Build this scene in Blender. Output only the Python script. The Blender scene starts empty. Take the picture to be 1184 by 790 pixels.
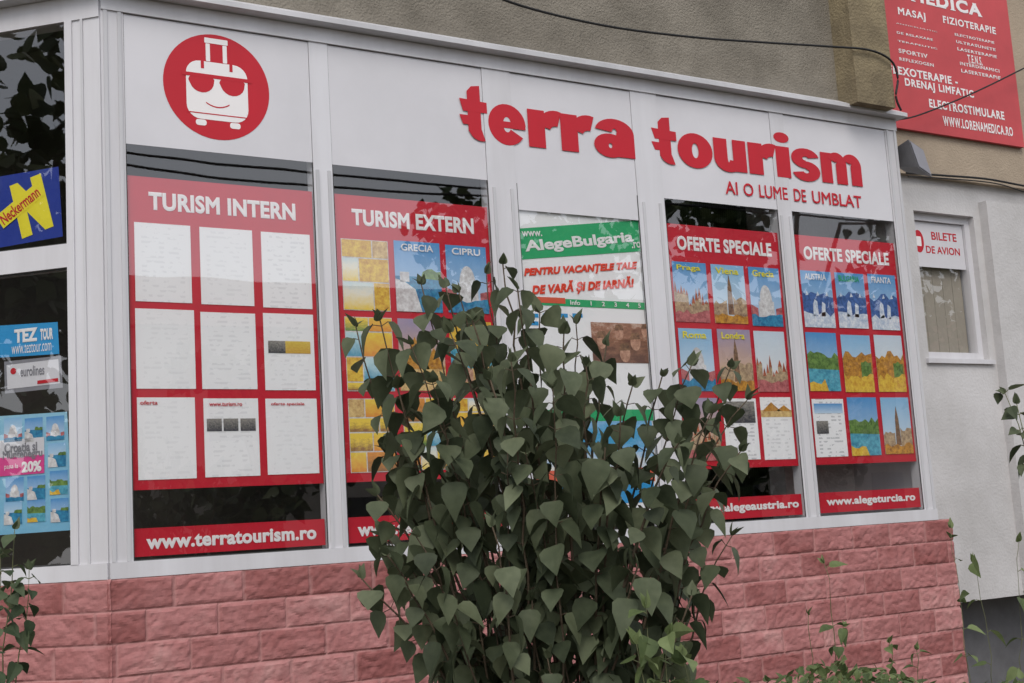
import bpy, math, random
from mathutils import Vector, Matrix, noise
random.seed(7)
R=random.random
def U(a,b): return a+(b-a)*random.random()
C=bpy.context.scene.collection
S=bpy.context.scene
S.view_settings.view_transform='Standard'; S.view_settings.look='None'; S.view_settings.exposure=0

# ------------------------------------------------------------ camera solve
FP=1502.0; D=4.7; H=1.6
cx=Vector((2449,65,FP)).normalized(); cz=Vector((-645,-10400,FP)); cz=(cz-cx*cz.dot(cx)).normalized(); cy=cz.cross(cx)
CAM=Vector((0,-D,H))
def ray(px,py):
    d=Vector((px-592,py-395,FP)); return Vector((d.dot(cx),d.dot(cy),d.dot(cz)))
def dpt(px,py,t): return CAM+ray(px,py)*(t/FP)
cam=bpy.data.cameras.new('camera'); co=bpy.data.objects.new('camera',cam); C.objects.link(co)
right=Vector((cx.x,cy.x,cz.x)); down=Vector((cx.y,cy.y,cz.y)); fwd=Vector((cx.z,cy.z,cz.z))
M=Matrix((( right.x,-down.x,-fwd.x,CAM.x),(right.y,-down.y,-fwd.y,CAM.y),(right.z,-down.z,-fwd.z,CAM.z),(0,0,0,1)))
co.matrix_world=M; cam.sensor_width=36; cam.lens=FP/1184*36; cam.clip_end=500; cam.clip_start=.05
S.camera=co

# ------------------------------------------------------------ frames
class Fr:
    def __init__(s,O,Ud): s.O=Vector(O); s.U=Vector(Ud).normalized(); s.Z=Vector((0,0,1)); s.N=s.U.cross(s.Z)
    def P(s,u,v,w=0): return s.O+s.U*u+s.Z*v+s.N*w
    def uv(s,px,py,w=0):
        r=ray(px,py); o=s.O+s.N*w
        t=(o-CAM).dot(s.N)/r.dot(s.N); p=CAM+r*t-s.O
        return p.dot(s.U),p.z
FA=Fr((0,0,0),(1,0,0))
XC=.2552*D
CH=Fr((XC,0,0),(1,-1,0))
RE=Fr((0,.5,0),(1,0,0))
def RP(F,x0,y0,x1,y1,w=0):
    a=F.uv(x0,y0,w); b=F.uv(x1,y1,w); return (a[0],b[1],b[0],a[1])
def vz(k): return H+k*D

# ------------------------------------------------------------ materials
def nd(nt,t,**k):
    n=nt.nodes.new(t)
    for a,b in k.items(): setattr(n,a,b)
    return n
def base(name):
    m=bpy.data.materials.new(name); m.use_nodes=True; nt=m.node_tree
    return m,nt,nt.nodes['Principled BSDF']
def mat(name,col,rough=.6,var=.15,ns=6,bump=0,bs=60,spec=.4,metal=0,col2=None,streak=False):
    m,nt,b=base(name)
    b.inputs['Roughness'].default_value=rough; b.inputs['Specular IOR Level'].default_value=spec; b.inputs['Metallic'].default_value=metal
    tc=nd(nt,'ShaderNodeTexCoord'); mp=nd(nt,'ShaderNodeMapping'); nt.links.new(tc.outputs['Object'],mp.inputs[0])
    if streak: mp.inputs['Scale'].default_value=(1,1,.12)
    n=nd(nt,'ShaderNodeTexNoise'); n.inputs['Scale'].default_value=ns; n.inputs['Detail'].default_value=8; n.inputs['Roughness'].default_value=.65
    nt.links.new(mp.outputs[0],n.inputs[0])
    r=nd(nt,'ShaderNodeValToRGB'); e=r.color_ramp.elements
    c2=col2 or tuple(c*(1-var*2) for c in col)
    e[0].position=.3; e[0].color=(*c2,1); e[1].position=.66; e[1].color=(*col,1)
    nt.links.new(n.outputs['Fac'],r.inputs[0]); nt.links.new(r.outputs[0],b.inputs['Base Color'])
    if bump:
        n2=nd(nt,'ShaderNodeTexNoise'); n2.inputs['Scale'].default_value=bs; n2.inputs['Detail'].default_value=6; nt.links.new(tc.outputs['Object'],n2.inputs[0])
        bp=nd(nt,'ShaderNodeBump'); bp.inputs['Strength'].default_value=bump; bp.inputs['Distance'].default_value=.01
        nt.links.new(n2.outputs['Fac'],bp.inputs['Height']); nt.links.new(bp.outputs[0],b.inputs['Normal'])
    return m
Mx={}
Mx['red']=mat('red_film',(.58,.012,.032),.45,.06,3)
Mx['redink']=mat('red_lettering',(.55,.008,.022),.4,.05,3)
Mx['signred']=mat('faded_red_board',(.60,.075,.085),.6,.10,2.5)
Mx['slogan']=mat('slogan_lettering',(.80,.06,.025),.5,.05,3)
Mx['white']=mat('white_film',(.69,.685,.72),.5,.05,1.6)
Mx['ink']=mat('white_lettering',(.86,.84,.84),.5,.02,2)
Mx['frame']=mat('white_pvc',(.70,.70,.735),.35,.05,3,.05,20,col2=(.56,.55,.57),streak=True)
Mx['frame2']=mat('white_pvc_dusty',(.62,.62,.645),.4,.1,5,.05,20,streak=True)
Mx['seal']=mat('rubber_seal',(.05,.05,.05),.6)
Mx['stucco']=mat('grey_stucco',(.30,.272,.228),.95,.2,2.2,.9,110,.1,col2=(.155,.14,.115))
Mx['beige']=mat('beige_plaster',(.44,.36,.275),.95,.12,2,.5,90,.1)
Mx['pillar']=mat('pillar_concrete',(.31,.255,.16),.95,.2,5,.8,70,.1,col2=(.165,.135,.09))
Mx['whitewall']=mat('white_plaster',(.63,.62,.625),.9,.06,1.6,.3,60,.1,col2=(.47,.46,.455))
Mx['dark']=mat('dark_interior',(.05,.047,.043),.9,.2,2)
Mx['inner']=mat('interior_wall',(.10,.09,.08),.9,.2,2)
Mx['core']=mat('stone_core',(.35,.17,.16),.9,.15,6)
Mx['cable']=mat('black_cable',(.015,.015,.015),.6)
Mx['lampgrey']=mat('grey_metal',(.16,.16,.17),.5,.15,9)
Mx['ground']=mat('soil',(.10,.085,.06),1,.25,3,.8,40,.1)
Mx['blue']=mat('blue_print',(.01,.035,.30),.5,.05,3)
Mx['cyan']=mat('cyan_print',(.03,.32,.66),.5,.05,3)
Mx['yellow']=mat('yellow_print',(.85,.75,.03),.5,.05,3)
Mx['green']=mat('green_print',(.03,.42,.16),.5,.06,3)
Mx['orange']=mat('orange_print',(.75,.12,.06),.5,.06,3)
Mx['pink']=mat('magenta_print',(.75,.07,.30),.5,.06,3)
Mx['greyink']=mat('grey_print',(.25,.25,.28),.5,.06,3)
Mx['blind']=mat('blind_fabric',(.42,.38,.32),.8,.1,3)
Mx['bark']=mat('bark',(.13,.10,.07),.95,.25,20,.6,60,.1)
Mx['steml']=mat('green_stem',(.16,.17,.08),.8,.2,20)
Mx['render']=mat('pale_house_render',(.42,.38,.33),.95,.12,1.2)
Mx['rooft']=mat('house_roof',(.16,.07,.05),.9,.2,4)
Mx['hglass']=mat('house_window',(.03,.035,.04),.15,.2,2)
for k,(c,c2) in dict(sea=((.05,.32,.52),(.01,.10,.25)),navy=((.08,.18,.48),(.02,.05,.16)),grass=((.20,.34,.08),(.03,.08,.02)),stone=((.62,.46,.28),(.20,.12,.08)),roof=((.58,.17,.08),(.20,.05,.03)),snow=((.84,.86,.88),(.35,.45,.62)),autumn=((.72,.36,.05),(.22,.08,.02)),sand=((.80,.60,.26),(.42,.22,.08)),skin=((.66,.40,.28),(.30,.13,.08)),gold=((.85,.62,.08),(.55,.24,.03)),wood=((.34,.19,.10),(.07,.04,.03)),rose=((.62,.20,.20),(.25,.05,.06)),lake=((.14,.50,.62),(.03,.18,.30)),bright=((.80,.80,.80),(.45,.42,.42))).items():
    Mx['p_'+k]=mat('print_'+k,c,.45,.3,55,col2=c2)

def leafmat(name,a,b_,c):
    m,nt,b=base(name)
    at=nd(nt,'ShaderNodeAttribute',attribute_name='tint')
    r=nd(nt,'ShaderNodeValToRGB'); e=r.color_ramp.elements
    e[0].position=0; e[0].color=(*a,1); e[1].position=1; e[1].color=(*c,1); x=e.new(.5); x.color=(*b_,1)
    tc=nd(nt,'ShaderNodeTexCoord'); n=nd(nt,'ShaderNodeTexNoise'); n.inputs['Scale'].default_value=45; n.inputs['Detail'].default_value=4
    nt.links.new(tc.outputs['Object'],n.inputs[0])
    ad=nd(nt,'ShaderNodeMath',operation='MULTIPLY_ADD'); ad.inputs[1].default_value=.6; nt.links.new(n.outputs['Fac'],ad.inputs[0])
    sb=nd(nt,'ShaderNodeMath',operation='SUBTRACT'); sb.inputs[1].default_value=.3; nt.links.new(at.outputs['Fac'],sb.inputs[0]); nt.links.new(sb.outputs[0],ad.inputs[2])
    nt.links.new(ad.outputs[0],r.inputs[0]); nt.links.new(r.outputs[0],b.inputs['Base Color'])
    b.inputs['Roughness'].default_value=.6; b.inputs['Specular IOR Level'].default_value=.25
    tr=nd(nt,'ShaderNodeBsdfTranslucent'); nt.links.new(r.outputs[0],tr.inputs[0])
    mx=nd(nt,'ShaderNodeMixShader'); mx.inputs[0].default_value=.25
    out=nt.nodes['Material Output']
    nt.links.new(b.outputs[0],mx.inputs[1]); nt.links.new(tr.outputs[0],mx.inputs[2]); nt.links.new(mx.outputs[0],out.inputs[0])
    return m
Mx['lilac']=leafmat('shrub_leaf',(.036,.048,.026),(.088,.108,.06),(.17,.195,.115))
Mx['weed']=leafmat('weed_leaf',(.06,.09,.035),(.12,.16,.06),(.22,.27,.12))
Mx['dkleaf']=leafmat('dark_leaf',(.03,.05,.025),(.07,.10,.05),(.13,.16,.09))
Mx['tree']=leafmat('tree_leaf',(.02,.035,.015),(.05,.075,.03),(.10,.12,.05))

def glassmat():
    m,nt,b=base('window_glass'); nt.nodes.remove(b)
    fr=nd(nt,'ShaderNodeLayerWeight'); fr.inputs[0].default_value=.5
    pw_=nd(nt,'ShaderNodeMath',operation='POWER'); pw_.inputs[1].default_value=5
    mu=nd(nt,'ShaderNodeMath',operation='MULTIPLY_ADD'); mu.inputs[1].default_value=.5; mu.inputs[2].default_value=.15; mu.use_clamp=True
    tr=nd(nt,'ShaderNodeBsdfTransparent'); tr.inputs[0].default_value=(.99,.995,.995,1)
    gl=nd(nt,'ShaderNodeBsdfGlossy'); gl.inputs['Roughness'].default_value=.01
    tc=nd(nt,'ShaderNodeTexCoord'); n=nd(nt,'ShaderNodeTexNoise'); n.inputs['Scale'].default_value=1.5
    bp=nd(nt,'ShaderNodeBump'); bp.inputs['Strength'].default_value=.03; bp.inputs['Distance'].default_value=.02
    nt.links.new(tc.outputs['Object'],n.inputs[0]); nt.links.new(n.outputs['Fac'],bp.inputs['Height']); nt.links.new(bp.outputs[0],gl.inputs['Normal'])
    mx=nd(nt,'ShaderNodeMixShader')
    nt.links.new(fr.outputs['Facing'],pw_.inputs[0]); nt.links.new(pw_.outputs[0],mu.inputs[0]); nt.links.new(mu.outputs[0],mx.inputs[0]); nt.links.new(tr.outputs[0],mx.inputs[1]); nt.links.new(gl.outputs[0],mx.inputs[2])
    nt.links.new(mx.outputs[0],nt.nodes['Material Output'].inputs[0]); return m
Mx['glass']=glassmat()

_seed=[0]
def picmat(cols,scale=3,grad=1.0,amp=1.1,rough=.5):
    _seed[0]+=1; m,nt,b=base('printed_picture'); b.inputs['Roughness'].default_value=rough
    uv=nd(nt,'ShaderNodeUVMap'); mp=nd(nt,'ShaderNodeMapping'); nt.links.new(uv.outputs[0],mp.inputs[0]); mp.inputs['Location'].default_value=(_seed[0]*3.7,_seed[0]*1.3,0)
    n=nd(nt,'ShaderNodeTexNoise'); n.inputs['Scale'].default_value=scale*2; n.inputs['Detail'].default_value=8; n.inputs['Roughness'].default_value=.7
    nt.links.new(mp.outputs[0],n.inputs[0])
    sx=nd(nt,'ShaderNodeSeparateXYZ'); nt.links.new(uv.outputs[0],sx.inputs[0])
    a=nd(nt,'ShaderNodeMath',operation='MULTIPLY'); a.inputs[1].default_value=grad
    nt.links.new(sx.outputs[1],a.inputs[0])
    c=nd(nt,'ShaderNodeMath',operation='MULTIPLY_ADD'); c.inputs[1].default_value=amp
    nt.links.new(n.outputs['Fac'],c.inputs[0]); nt.links.new(a.outputs[0],c.inputs[2])
    d=nd(nt,'ShaderNodeMath',operation='SUBTRACT'); d.inputs[1].default_value=amp/2; nt.links.new(c.outputs[0],d.inputs[0])
    r=nd(nt,'ShaderNodeValToRGB'); e=r.color_ramp.elements
    k=len(cols)
    e[0].position=0; e[0].color=(*cols[0],1); e[1].position=1; e[1].color=(*cols[-1],1)
    for i in range(1,k-1): x=e.new(i/(k-1)); x.color=(*cols[i],1)
    nt.links.new(d.outputs[0],r.inputs[0]); nt.links.new(r.outputs[0],b.inputs['Base Color']); return m
def papermat(strength=.25,ys=34,xs=7,col=(.88,.88,.89),ink=(.35,.35,.38)):
    _seed[0]+=1; m,nt,b=base('printed_paper'); b.inputs['Roughness'].default_value=.6
    uv=nd(nt,'ShaderNodeUVMap'); mp=nd(nt,'ShaderNodeMapping'); nt.links.new(uv.outputs[0],mp.inputs[0]); mp.inputs['Scale'].default_value=(xs,ys*.25,1); mp.inputs['Location'].default_value=(_seed[0]*2.3,_seed[0],0)
    n=nd(nt,'ShaderNodeTexNoise'); n.inputs['Scale'].default_value=1; n.inputs['Detail'].default_value=3; nt.links.new(mp.outputs[0],n.inputs[0])
    w=nd(nt,'ShaderNodeSeparateXYZ'); nt.links.new(uv.outputs[0],w.inputs[0])
    s=nd(nt,'ShaderNodeMath',operation='SINE'); k=nd(nt,'ShaderNodeMath',operation='MULTIPLY'); k.inputs[1].default_value=ys*3.0; nt.links.new(w.outputs[1],k.inputs[0]); nt.links.new(k.outputs[0],s.inputs[0])
    g=nd(nt,'ShaderNodeMath',operation='GREATER_THAN'); g.inputs[1].default_value=.1; nt.links.new(s.outputs[0],g.inputs[0])
    g2=nd(nt,'ShaderNodeMath',operation='GREATER_THAN'); g2.inputs[1].default_value=.53; nt.links.new(n.outputs['Fac'],g2.inputs[0])
    q=nd(nt,'ShaderNodeMath',operation='MULTIPLY'); nt.links.new(g.outputs[0],q.inputs[0]); nt.links.new(g2.outputs[0],q.inputs[1])
    ax=nd(nt,'ShaderNodeMath',operation='SUBTRACT'); ax.inputs[1].default_value=.5; nt.links.new(w.outputs[0],ax.inputs[0])
    ab=nd(nt,'ShaderNodeMath',operation='ABSOLUTE'); nt.links.new(ax.outputs[0],ab.inputs[0])
    lt=nd(nt,'ShaderNodeMath',operation='LESS_THAN'); lt.inputs[1].default_value=.38; nt.links.new(ab.outputs[0],lt.inputs[0])
    q2=nd(nt,'ShaderNodeMath',operation='MULTIPLY'); nt.links.new(q.outputs[0],q2.inputs[0]); nt.links.new(lt.outputs[0],q2.inputs[1])
    q3=nd(nt,'ShaderNodeMath',operation='MULTIPLY'); q3.inputs[1].default_value=strength; nt.links.new(q2.outputs[0],q3.inputs[0])
    mx=nd(nt,'ShaderNodeMix',data_type='RGBA'); mx.inputs[6].default_value=(*col,1); mx.inputs[7].default_value=(*ink,1)
    nt.links.new(q3.outputs[0],mx.inputs[0]); nt.links.new(mx.outputs[2],b.inputs['Base Color']); return m
def stonemat():
    m,nt,b=base('split_face_stone'); b.inputs['Roughness'].default_value=.9; b.inputs['Specular IOR Level'].default_value=.15
    at=nd(nt,'ShaderNodeAttribute',attribute_name='tint'); jo=nd(nt,'ShaderNodeAttribute',attribute_name='joint')
    tc=nd(nt,'ShaderNodeTexCoord'); n=nd(nt,'ShaderNodeTexNoise'); n.inputs['Scale'].default_value=9; n.inputs['Detail'].default_value=9; n.inputs['Roughness'].default_value=.7; nt.links.new(tc.outputs['Object'],n.inputs[0])
    ad=nd(nt,'ShaderNodeMath',operation='MULTIPLY_ADD'); ad.inputs[1].default_value=.9; nt.links.new(n.outputs['Fac'],ad.inputs[0]); nt.links.new(at.outputs['Fac'],ad.inputs[2])
    r=nd(nt,'ShaderNodeValToRGB'); e=r.color_ramp.elements; e[0].position=.2; e[0].color=(.29,.105,.10,1); e[1].position=1; e[1].color=(.58,.345,.325,1); x=e.new(.6); x.color=(.43,.19,.185,1)
    nt.links.new(ad.outputs[0],r.inputs[0])
    mx=nd(nt,'ShaderNodeMix',data_type='RGBA'); nt.links.new(jo.outputs['Fac'],mx.inputs[0]); nt.links.new(r.outputs[0],mx.inputs[6]); mx.inputs[7].default_value=(.46,.25,.24,1)
    nt.links.new(mx.outputs[2],b.inputs['Base Color'])
    n2=nd(nt,'ShaderNodeTexNoise'); n2.inputs['Scale'].default_value=70; n2.inputs['Detail'].default_value=8; nt.links.new(tc.outputs['Object'],n2.inputs[0])
    bp=nd(nt,'ShaderNodeBump'); bp.inputs['Strength'].default_value=.45; bp.inputs['Distance'].default_value=.005; nt.links.new(n2.outputs['Fac'],bp.inputs['Height']); nt.links.new(bp.outputs[0],b.inputs['Normal'])
    return m
Mx['stone']=stonemat()

# ------------------------------------------------------------ object helpers
WL={}
def tag(o,label=None,cat=None,group=None,kind=None):
    if label: o['label']=label
    if cat: o['category']=cat
    if group: o['group']=group
    if kind: o['kind']=kind
    return o
def thing(name,loc,label,cat,group=None):
    o=bpy.data.objects.new(name,None); C.objects.link(o); o.location=loc; WL[o]=Vector(loc); o.empty_display_size=.1
    return tag(o,label,cat,group)
class MB:
    def __init__(s): s.v=[]; s.f=[]; s.uv=[]; s.t=[]
    def quad(s,pts,uv=None):
        i=len(s.v); s.v+=[Vector(p) for p in pts]; s.f.append(tuple(range(i,i+len(pts))))
        s.uv.append(uv or ([(0,0),(1,0),(1,1),(0,1)] if len(pts)==4 else [(0,0)]*len(pts))); return s
    def rect(s,F,r,w,ang=0):
        u0,v0,u1,v1=r; cu,cv=(u0+u1)/2,(v0+v1)/2; ca,sa=math.cos(ang),math.sin(ang)
        return s.quad([F.P(cu+(a-cu)*ca-(b-cv)*sa,cv+(a-cu)*sa+(b-cv)*ca,w) for a,b in ((u0,v0),(u1,v0),(u1,v1),(u0,v1))])
    def poly(s,F,pts,w): return s.quad([F.P(a,b,w) for a,b in pts])
    def box(s,F,r,w0,w1):
        u0,v0,u1,v1=r
        p=[F.P(a,b,c) for c in (w0,w1) for a,b in ((u0,v0),(u1,v0),(u1,v1),(u0,v1))]
        for q in ((0,3,2,1),(4,5,6,7),(0,1,5,4),(1,2,6,5),(2,3,7,6),(3,0,4,7)): s.quad([p[k] for k in q])
        return s
    def wbox(s,x0,y0,z0,x1,y1,z1): return s.box(FA,(x0,z0,x1,z1),-y1,-y0)
    def prism(s,F,prof,u0,u1):
        n=len(prof); a=[F.P(u0,v,w) for w,v in prof]; b=[F.P(u1,v,w) for w,v in prof]
        for i in range(n): j=(i+1)%n; s.quad([a[i],b[i],b[j],a[j]])
        s.quad(a[::-1]); s.quad(b); return s
    def tube(s,pts,r,sides=8,r1=None):
        r1=r if r1 is None else r1; n=len(pts); rings=[]
        up=Vector((0,0,1))
        for i,p in enumerate(pts):
            p=Vector(p); t=(Vector(pts[min(i+1,n-1)])-Vector(pts[max(i-1,0)])).normalized()
            a=t.cross(up); a=a.normalized() if a.length>.05 else t.cross(Vector((1,0,0))).normalized()
            b=t.cross(a).normalized(); rr=r+(r1-r)*i/max(1,n-1)
            k=len(s.v); s.v+=[p+a*math.cos(2*math.pi*q/sides)*rr+b*math.sin(2*math.pi*q/sides)*rr for q in range(sides)]; rings.append(k)
        for i in range(n-1):
            for q in range(sides):
                q2=(q+1)%sides; s.f.append((rings[i]+q,rings[i]+q2,rings[i+1]+q2,rings[i+1]+q)); s.uv.append([(0,0)]*4)
        for k in (rings[0],rings[-1]): s.f.append(tuple(range(k,k+sides))); s.uv.append([(0,0)]*sides)
        return s
    def build(s,name,m,parent=None,bevel=0,smooth=False,origin=None):
        if parent is not None: o0=WL[parent]
        else:
            mn=Vector((min(v.x for v in s.v),min(v.y for v in s.v),min(v.z for v in s.v))); mxx=Vector((max(v.x for v in s.v),max(v.y for v in s.v),0))
            o0=Vector(((mn.x+mxx.x)/2,(mn.y+mxx.y)/2,mn.z)) if origin is None else Vector(origin)
        me=bpy.data.meshes.new(name); me.from_pydata([v-o0 for v in s.v],[],s.f)
        ul=me.uv_layers.new(name='UVMap'); fl=[c for f in s.uv for c in f]
        if len(fl)==len(me.loops): ul.data.foreach_set('uv',[x for c in fl for x in c])
        if s.t:
            a=me.attributes.new('tint','FLOAT','FACE'); a.data.foreach_set('value',s.t)
        if smooth: me.polygons.foreach_set('use_smooth',[True]*len(me.polygons))
        me.materials.append(Mx[m] if isinstance(m,str) else m); me.update()
        o=bpy.data.objects.new(name,me); C.objects.link(o)
        if parent is not None: o.parent=parent; WL[o]=o0
        else: o.location=o0; WL[o]=o0
        if bevel: b=o.modifiers.new('bevel','BEVEL'); b.width=bevel; b.segments=2; b.limit_method='ANGLE'
        return o
def text(s,F,r,w,m,parent,name='lettering',bold=0,ang=0,shear=0,sp=1.0,th=.0006,serif=False):
    cu=bpy.data.curves.new('t','FONT'); cu.body=s; cu.bevel_depth=bold; cu.bevel_resolution=0; cu.shear=shear; cu.space_character=sp; cu.resolution_u=4; cu.align_x='LEFT'
    ob=bpy.data.objects.new('t',cu); C.objects.link(ob); dg=bpy.context.evaluated_depsgraph_get(); dg.update()
    me=bpy.data.meshes.new_from_object(ob.evaluated_get(dg)); bpy.data.objects.remove(ob); bpy.data.curves.remove(cu)
    if not me.vertices: return None
    xs=[v.co.x for v in me.vertices]; ys=[v.co.y for v in me.vertices]
    x0,x1,y0,y1=min(xs),max(xs),min(ys),max(ys); u0,v0,u1,v1=r; cu_,cv_=(u0+u1)/2,(v0+v1)/2; ca,sa=math.cos(ang),math.sin(ang)
    mb=MB()
    def mxy(x,y,z):
        a=u0+(x-x0)/(x1-x0)*(u1-u0)-cu_; b=v0+(y-y0)/(y1-y0)*(v1-v0)-cv_
        return F.P(cu_+a*ca-b*sa,cv_+a*sa+b*ca,w+z)
    def mp(co): return mxy(co.x,co.y,(th*max(0,co.z)/bold if bold else 0))
    keep={}
    for p in me.polygons:
        if bold and min(me.vertices[i].co.z for i in p.vertices)<-1e-5: continue
        idx=[]
        for i in p.vertices:
            if i not in keep: keep[i]=len(mb.v); mb.v.append(mp(me.vertices[i].co))
            idx.append(keep[i])
        mb.f.append(tuple(idx)); mb.uv.append([(0,0)]*len(idx))
    if serif:   # slab feet where straight stems reach the base line and the cap line
        for yy,sg in ((y0,1),(y1,-1)):
            X=sorted(set(round(v.co.x,3) for v in me.vertices if abs(v.co.y-yy)<.02 or abs(v.co.y-yy-sg*bold)<.012))
            runs=[]
            for x in X:
                if runs and x-runs[-1][1]<.2: runs[-1][1]=x
                else: runs.append([x,x])
            for a,b in runs:
                if .02<b-a<.22: mb.quad([mxy(max(x0,a-.055),yy if sg>0 else yy-.06,th*1.1),mxy(min(x1,b+.055),yy if sg>0 else yy-.06,th*1.1),mxy(min(x1,b+.055),yy+.06 if sg>0 else yy,th*1.1),mxy(max(x0,a-.055),yy+.06 if sg>0 else yy,th*1.1)])
    bpy.data.meshes.remove(me)
    return mb.build(name,m,parent)
def sub(r,a,b,c,d):
    u0,v0,u1,v1=r; return (u0+(u1-u0)*a,v1-(v1-v0)*d,u0+(u1-u0)*b,v1-(v1-v0)*c)

# ------------------------------------------------------------ ground + building
g=MB().quad([(-90,-90,0),(90,-90,0),(90,60,0),(-90,60,0)]).build('ground','ground'); tag(g,kind='structure')
VT=vz(.4291); VB=vz(-.0065); BR=vz(-.0187); ST=vz(.4535)
XR=1.163*D; XB=1.183*D
bl=thing('apartment_building',(3,.6,0),'grey and beige rendered apartment building that the glazed shop bay projects from','building')
xp=FA.uv(1035,60)[0]
MB().wbox(XC,0.004,ST-.004,xp-.25,.6,6.5).build('upper_wall','stucco',bl)
MB().box(CH,(-1.25,ST-.004,.0,6.5),-.3,-.004).build('upper_corner_wall','stucco',bl)
pr=RP(FA,983,0,1036,127,.13)
MB().wbox(pr[0]-.02,-.13,pr[1]+.01,pr[2],.6,6.5).build('pillar','pillar',bl,bevel=.012)
RW=-.06
sv=RE.uv(1060,205)[1]
wr=RP(RE,1050,245,1138,417,RW+.02)
bot=RE.uv(1150,692)[1]
up=MB(); up.wbox(xp,.46,sv,12,1.2,6.5); up.build('recessed_upper_wall','beige',bl,bevel=.01)
lw=MB(); lw.wbox(4.9,.50,bot,wr[0],1.2,sv); lw.wbox(wr[2],.50,bot,12,1.2,sv); lw.wbox(wr[0],.50,bot,wr[2],1.2,wr[1]); lw.wbox(wr[0],.50,wr[3],wr[2],1.2,sv)
lw.build('recessed_lower_wall','whitewall',bl)
px0=RE.uv(1150,400)[0]
MB().wbox(px0,.44,bot+.02,12,.50,RE.uv(1160,238)[1]).build('pilaster','whitewall',bl,bevel=.01)
MB().wbox(4.9,.75,0,12,1.2,bot).build('basement_wall','lampgrey',bl)
it=MB(); it.wbox(-.3,1.7,0,5.0,1.8,ST); it.wbox(4.9,.62,0,5.0,1.7,ST); it.wbox(-3,.95,ST,12,1.8,6.5)
it.build('interior_wall','inner',bl)
it=MB(); it.quad([(XC,.01,ST-.01),(5.3,.01,ST-.01),(5.3,1.7,ST-.01),(XC-.9,1.7,ST-.01),(XC-.88,.88,ST-.01)]); it.build('soffit','inner',bl)
MB().wbox(-3,.9,0,XC-.86,1.0,6.5).build('side_wall','stucco',bl)

# ------------------------------------------------------------ stone-clad base
base_=thing('stone_clad_base',(3,.1,0),'pink split-face stone clad wall under the shop windows','wall')
def stonewall(F,u0,u1,v0,v1,step,name,seed):
    bw,bh=.262,.1135; nu=int((u1-u0)/step); nv=int((v1-v0)/step)
    vs=[];ti=[];jo=[];fs=[]
    rnd=random.Random(seed); ids={}
    for j in range(nv+1):
        v=v0+(v1-v0)*j/nv
        row=math.floor((v1-v)/bh-1e-6); fv=((v1-v)/bh)-row
        for i in range(nu+1):
            u=u0+(u1-u0)*i/nu; off=.5*bw*(row%2)+.03*math.sin(row*5.1+seed)
            q=(u-u0+off)/bw; colm=math.floor(q); fu=q-colm
            k=(row,colm)
            if k not in ids: ids[k]=(rnd.random(),rnd.uniform(-1,1),rnd.uniform(-1,1),rnd.uniform(0,50),rnd.random())
            a=ids[k]
            du=min(fu,1-fu)*bw; dv=min(fv,1-fv)*bh
            wob=.004*noise.noise(Vector((u*34,v*34,3)))
            e=min(du,dv)+wob; ed=max(0,min(1,(e+.001)/.013)); ed=ed*ed*(3-2*ed)
            p=Vector((u*7+a[3],v*9,a[3])); h=.5+.5*noise.noise(p)
            h2=abs(noise.noise(p*2.6)); h3=noise.noise(p*7)
            w=.008+ed*(.0018+.0048*h+.0078*h2+.0024*h3+.003*a[1]*(fu-.5)+.0035*a[2]*(fv-.5)+.0015*a[4])
            vs.append(F.P(u,v,w)); ti.append((a[0]-.5)*.45+(h-.5)*.3); jo.append((1-ed)*.7 if ed<.5 else 0)
    for j in range(nv):
        for i in range(nu):
            a=j*(nu+1)+i; fs.append((a,a+1,a+nu+2,a+nu+1))
    o0=WL[base_]; me=bpy.data.meshes.new(name); me.from_pydata([x-o0 for x in vs],[],fs)
    for nm,arr in (('tint',ti),('joint',jo)):
        at=me.attributes.new(nm,'FLOAT','POINT'); at.data.foreach_set('value',arr)
    me.materials.append(Mx['stone']); o=bpy.data.objects.new(name,me); C.objects.link(o); o.parent=base_; WL[o]=o0
stonewall(FA,XC-.012,XB,.6,BR,.0075,'front_cladding',1)
stonewall(CH,-1.25,.012,.6,BR,.0075,'angled_cladding',5)
stonewall(Fr((XB,0,0),(0,1,0)),0,.5,.6,BR,.012,'end_cladding',9)
MB().wbox(XC,.004,0,XB-.002,.5,BR-.003).build('wall_core','core',base_)
MB().box(CH,(-1.25,0,0,BR-.003),-.25,-.003).build('wall_core','core',base_)

# ------------------------------------------------------------ shopfront frame
sf=thing('shopfront_glazing',(3,0,BR),'white plastic framed five-bay shop window with an angled left corner','shop window')
G=[(.2732,.4325),(.450,.606),(.637,.779),(.812,.966),(.986,1.144)]; G=[(a*D,b*D) for a,b in G]
HB=vz(.3205)
MB().box(FA,(XC,BR,XR,VB),-.06,.012).build('bottom_rail','frame',sf,bevel=.004)
MB().box(FA,(XC,VT,XR,vz(.4425)),-.06,.012).build('top_rail','frame',sf,bevel=.004)
MB().prism(FA,[(-.02,vz(.4428)),(.065,vz(.4428)),(.07,vz(.4432)),(.07,vz(.4475)),(-.0,vz(.4555)),(-.02,vz(.4555))],XC-.03,XR+.03).build('flashing','frame2',sf,bevel=.002)
edges=[(XC+.0,G[0][0])]+[(G[i][1],G[i+1][0]) for i in range(4)]+[(G[4][1],XR)]
for k,(a,b) in enumerate(edges):
    m=MB(); c=(a+b)/2; hw=(b-a)/2
    m.box(FA,(a,VB+.0,b,VT),-.06,.0045)
    o=m.build('mullion','frame',sf,bevel=.0015)
    top=VT-.001 if k in (0,5) else HB-.03
    for q in (-.62,.62): MB().box(FA,(c+hw*q-.007,VB+.001,c+hw*q+.007,top),.005,.010).build('glazing_bead','frame2',o,bevel=.002)
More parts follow.
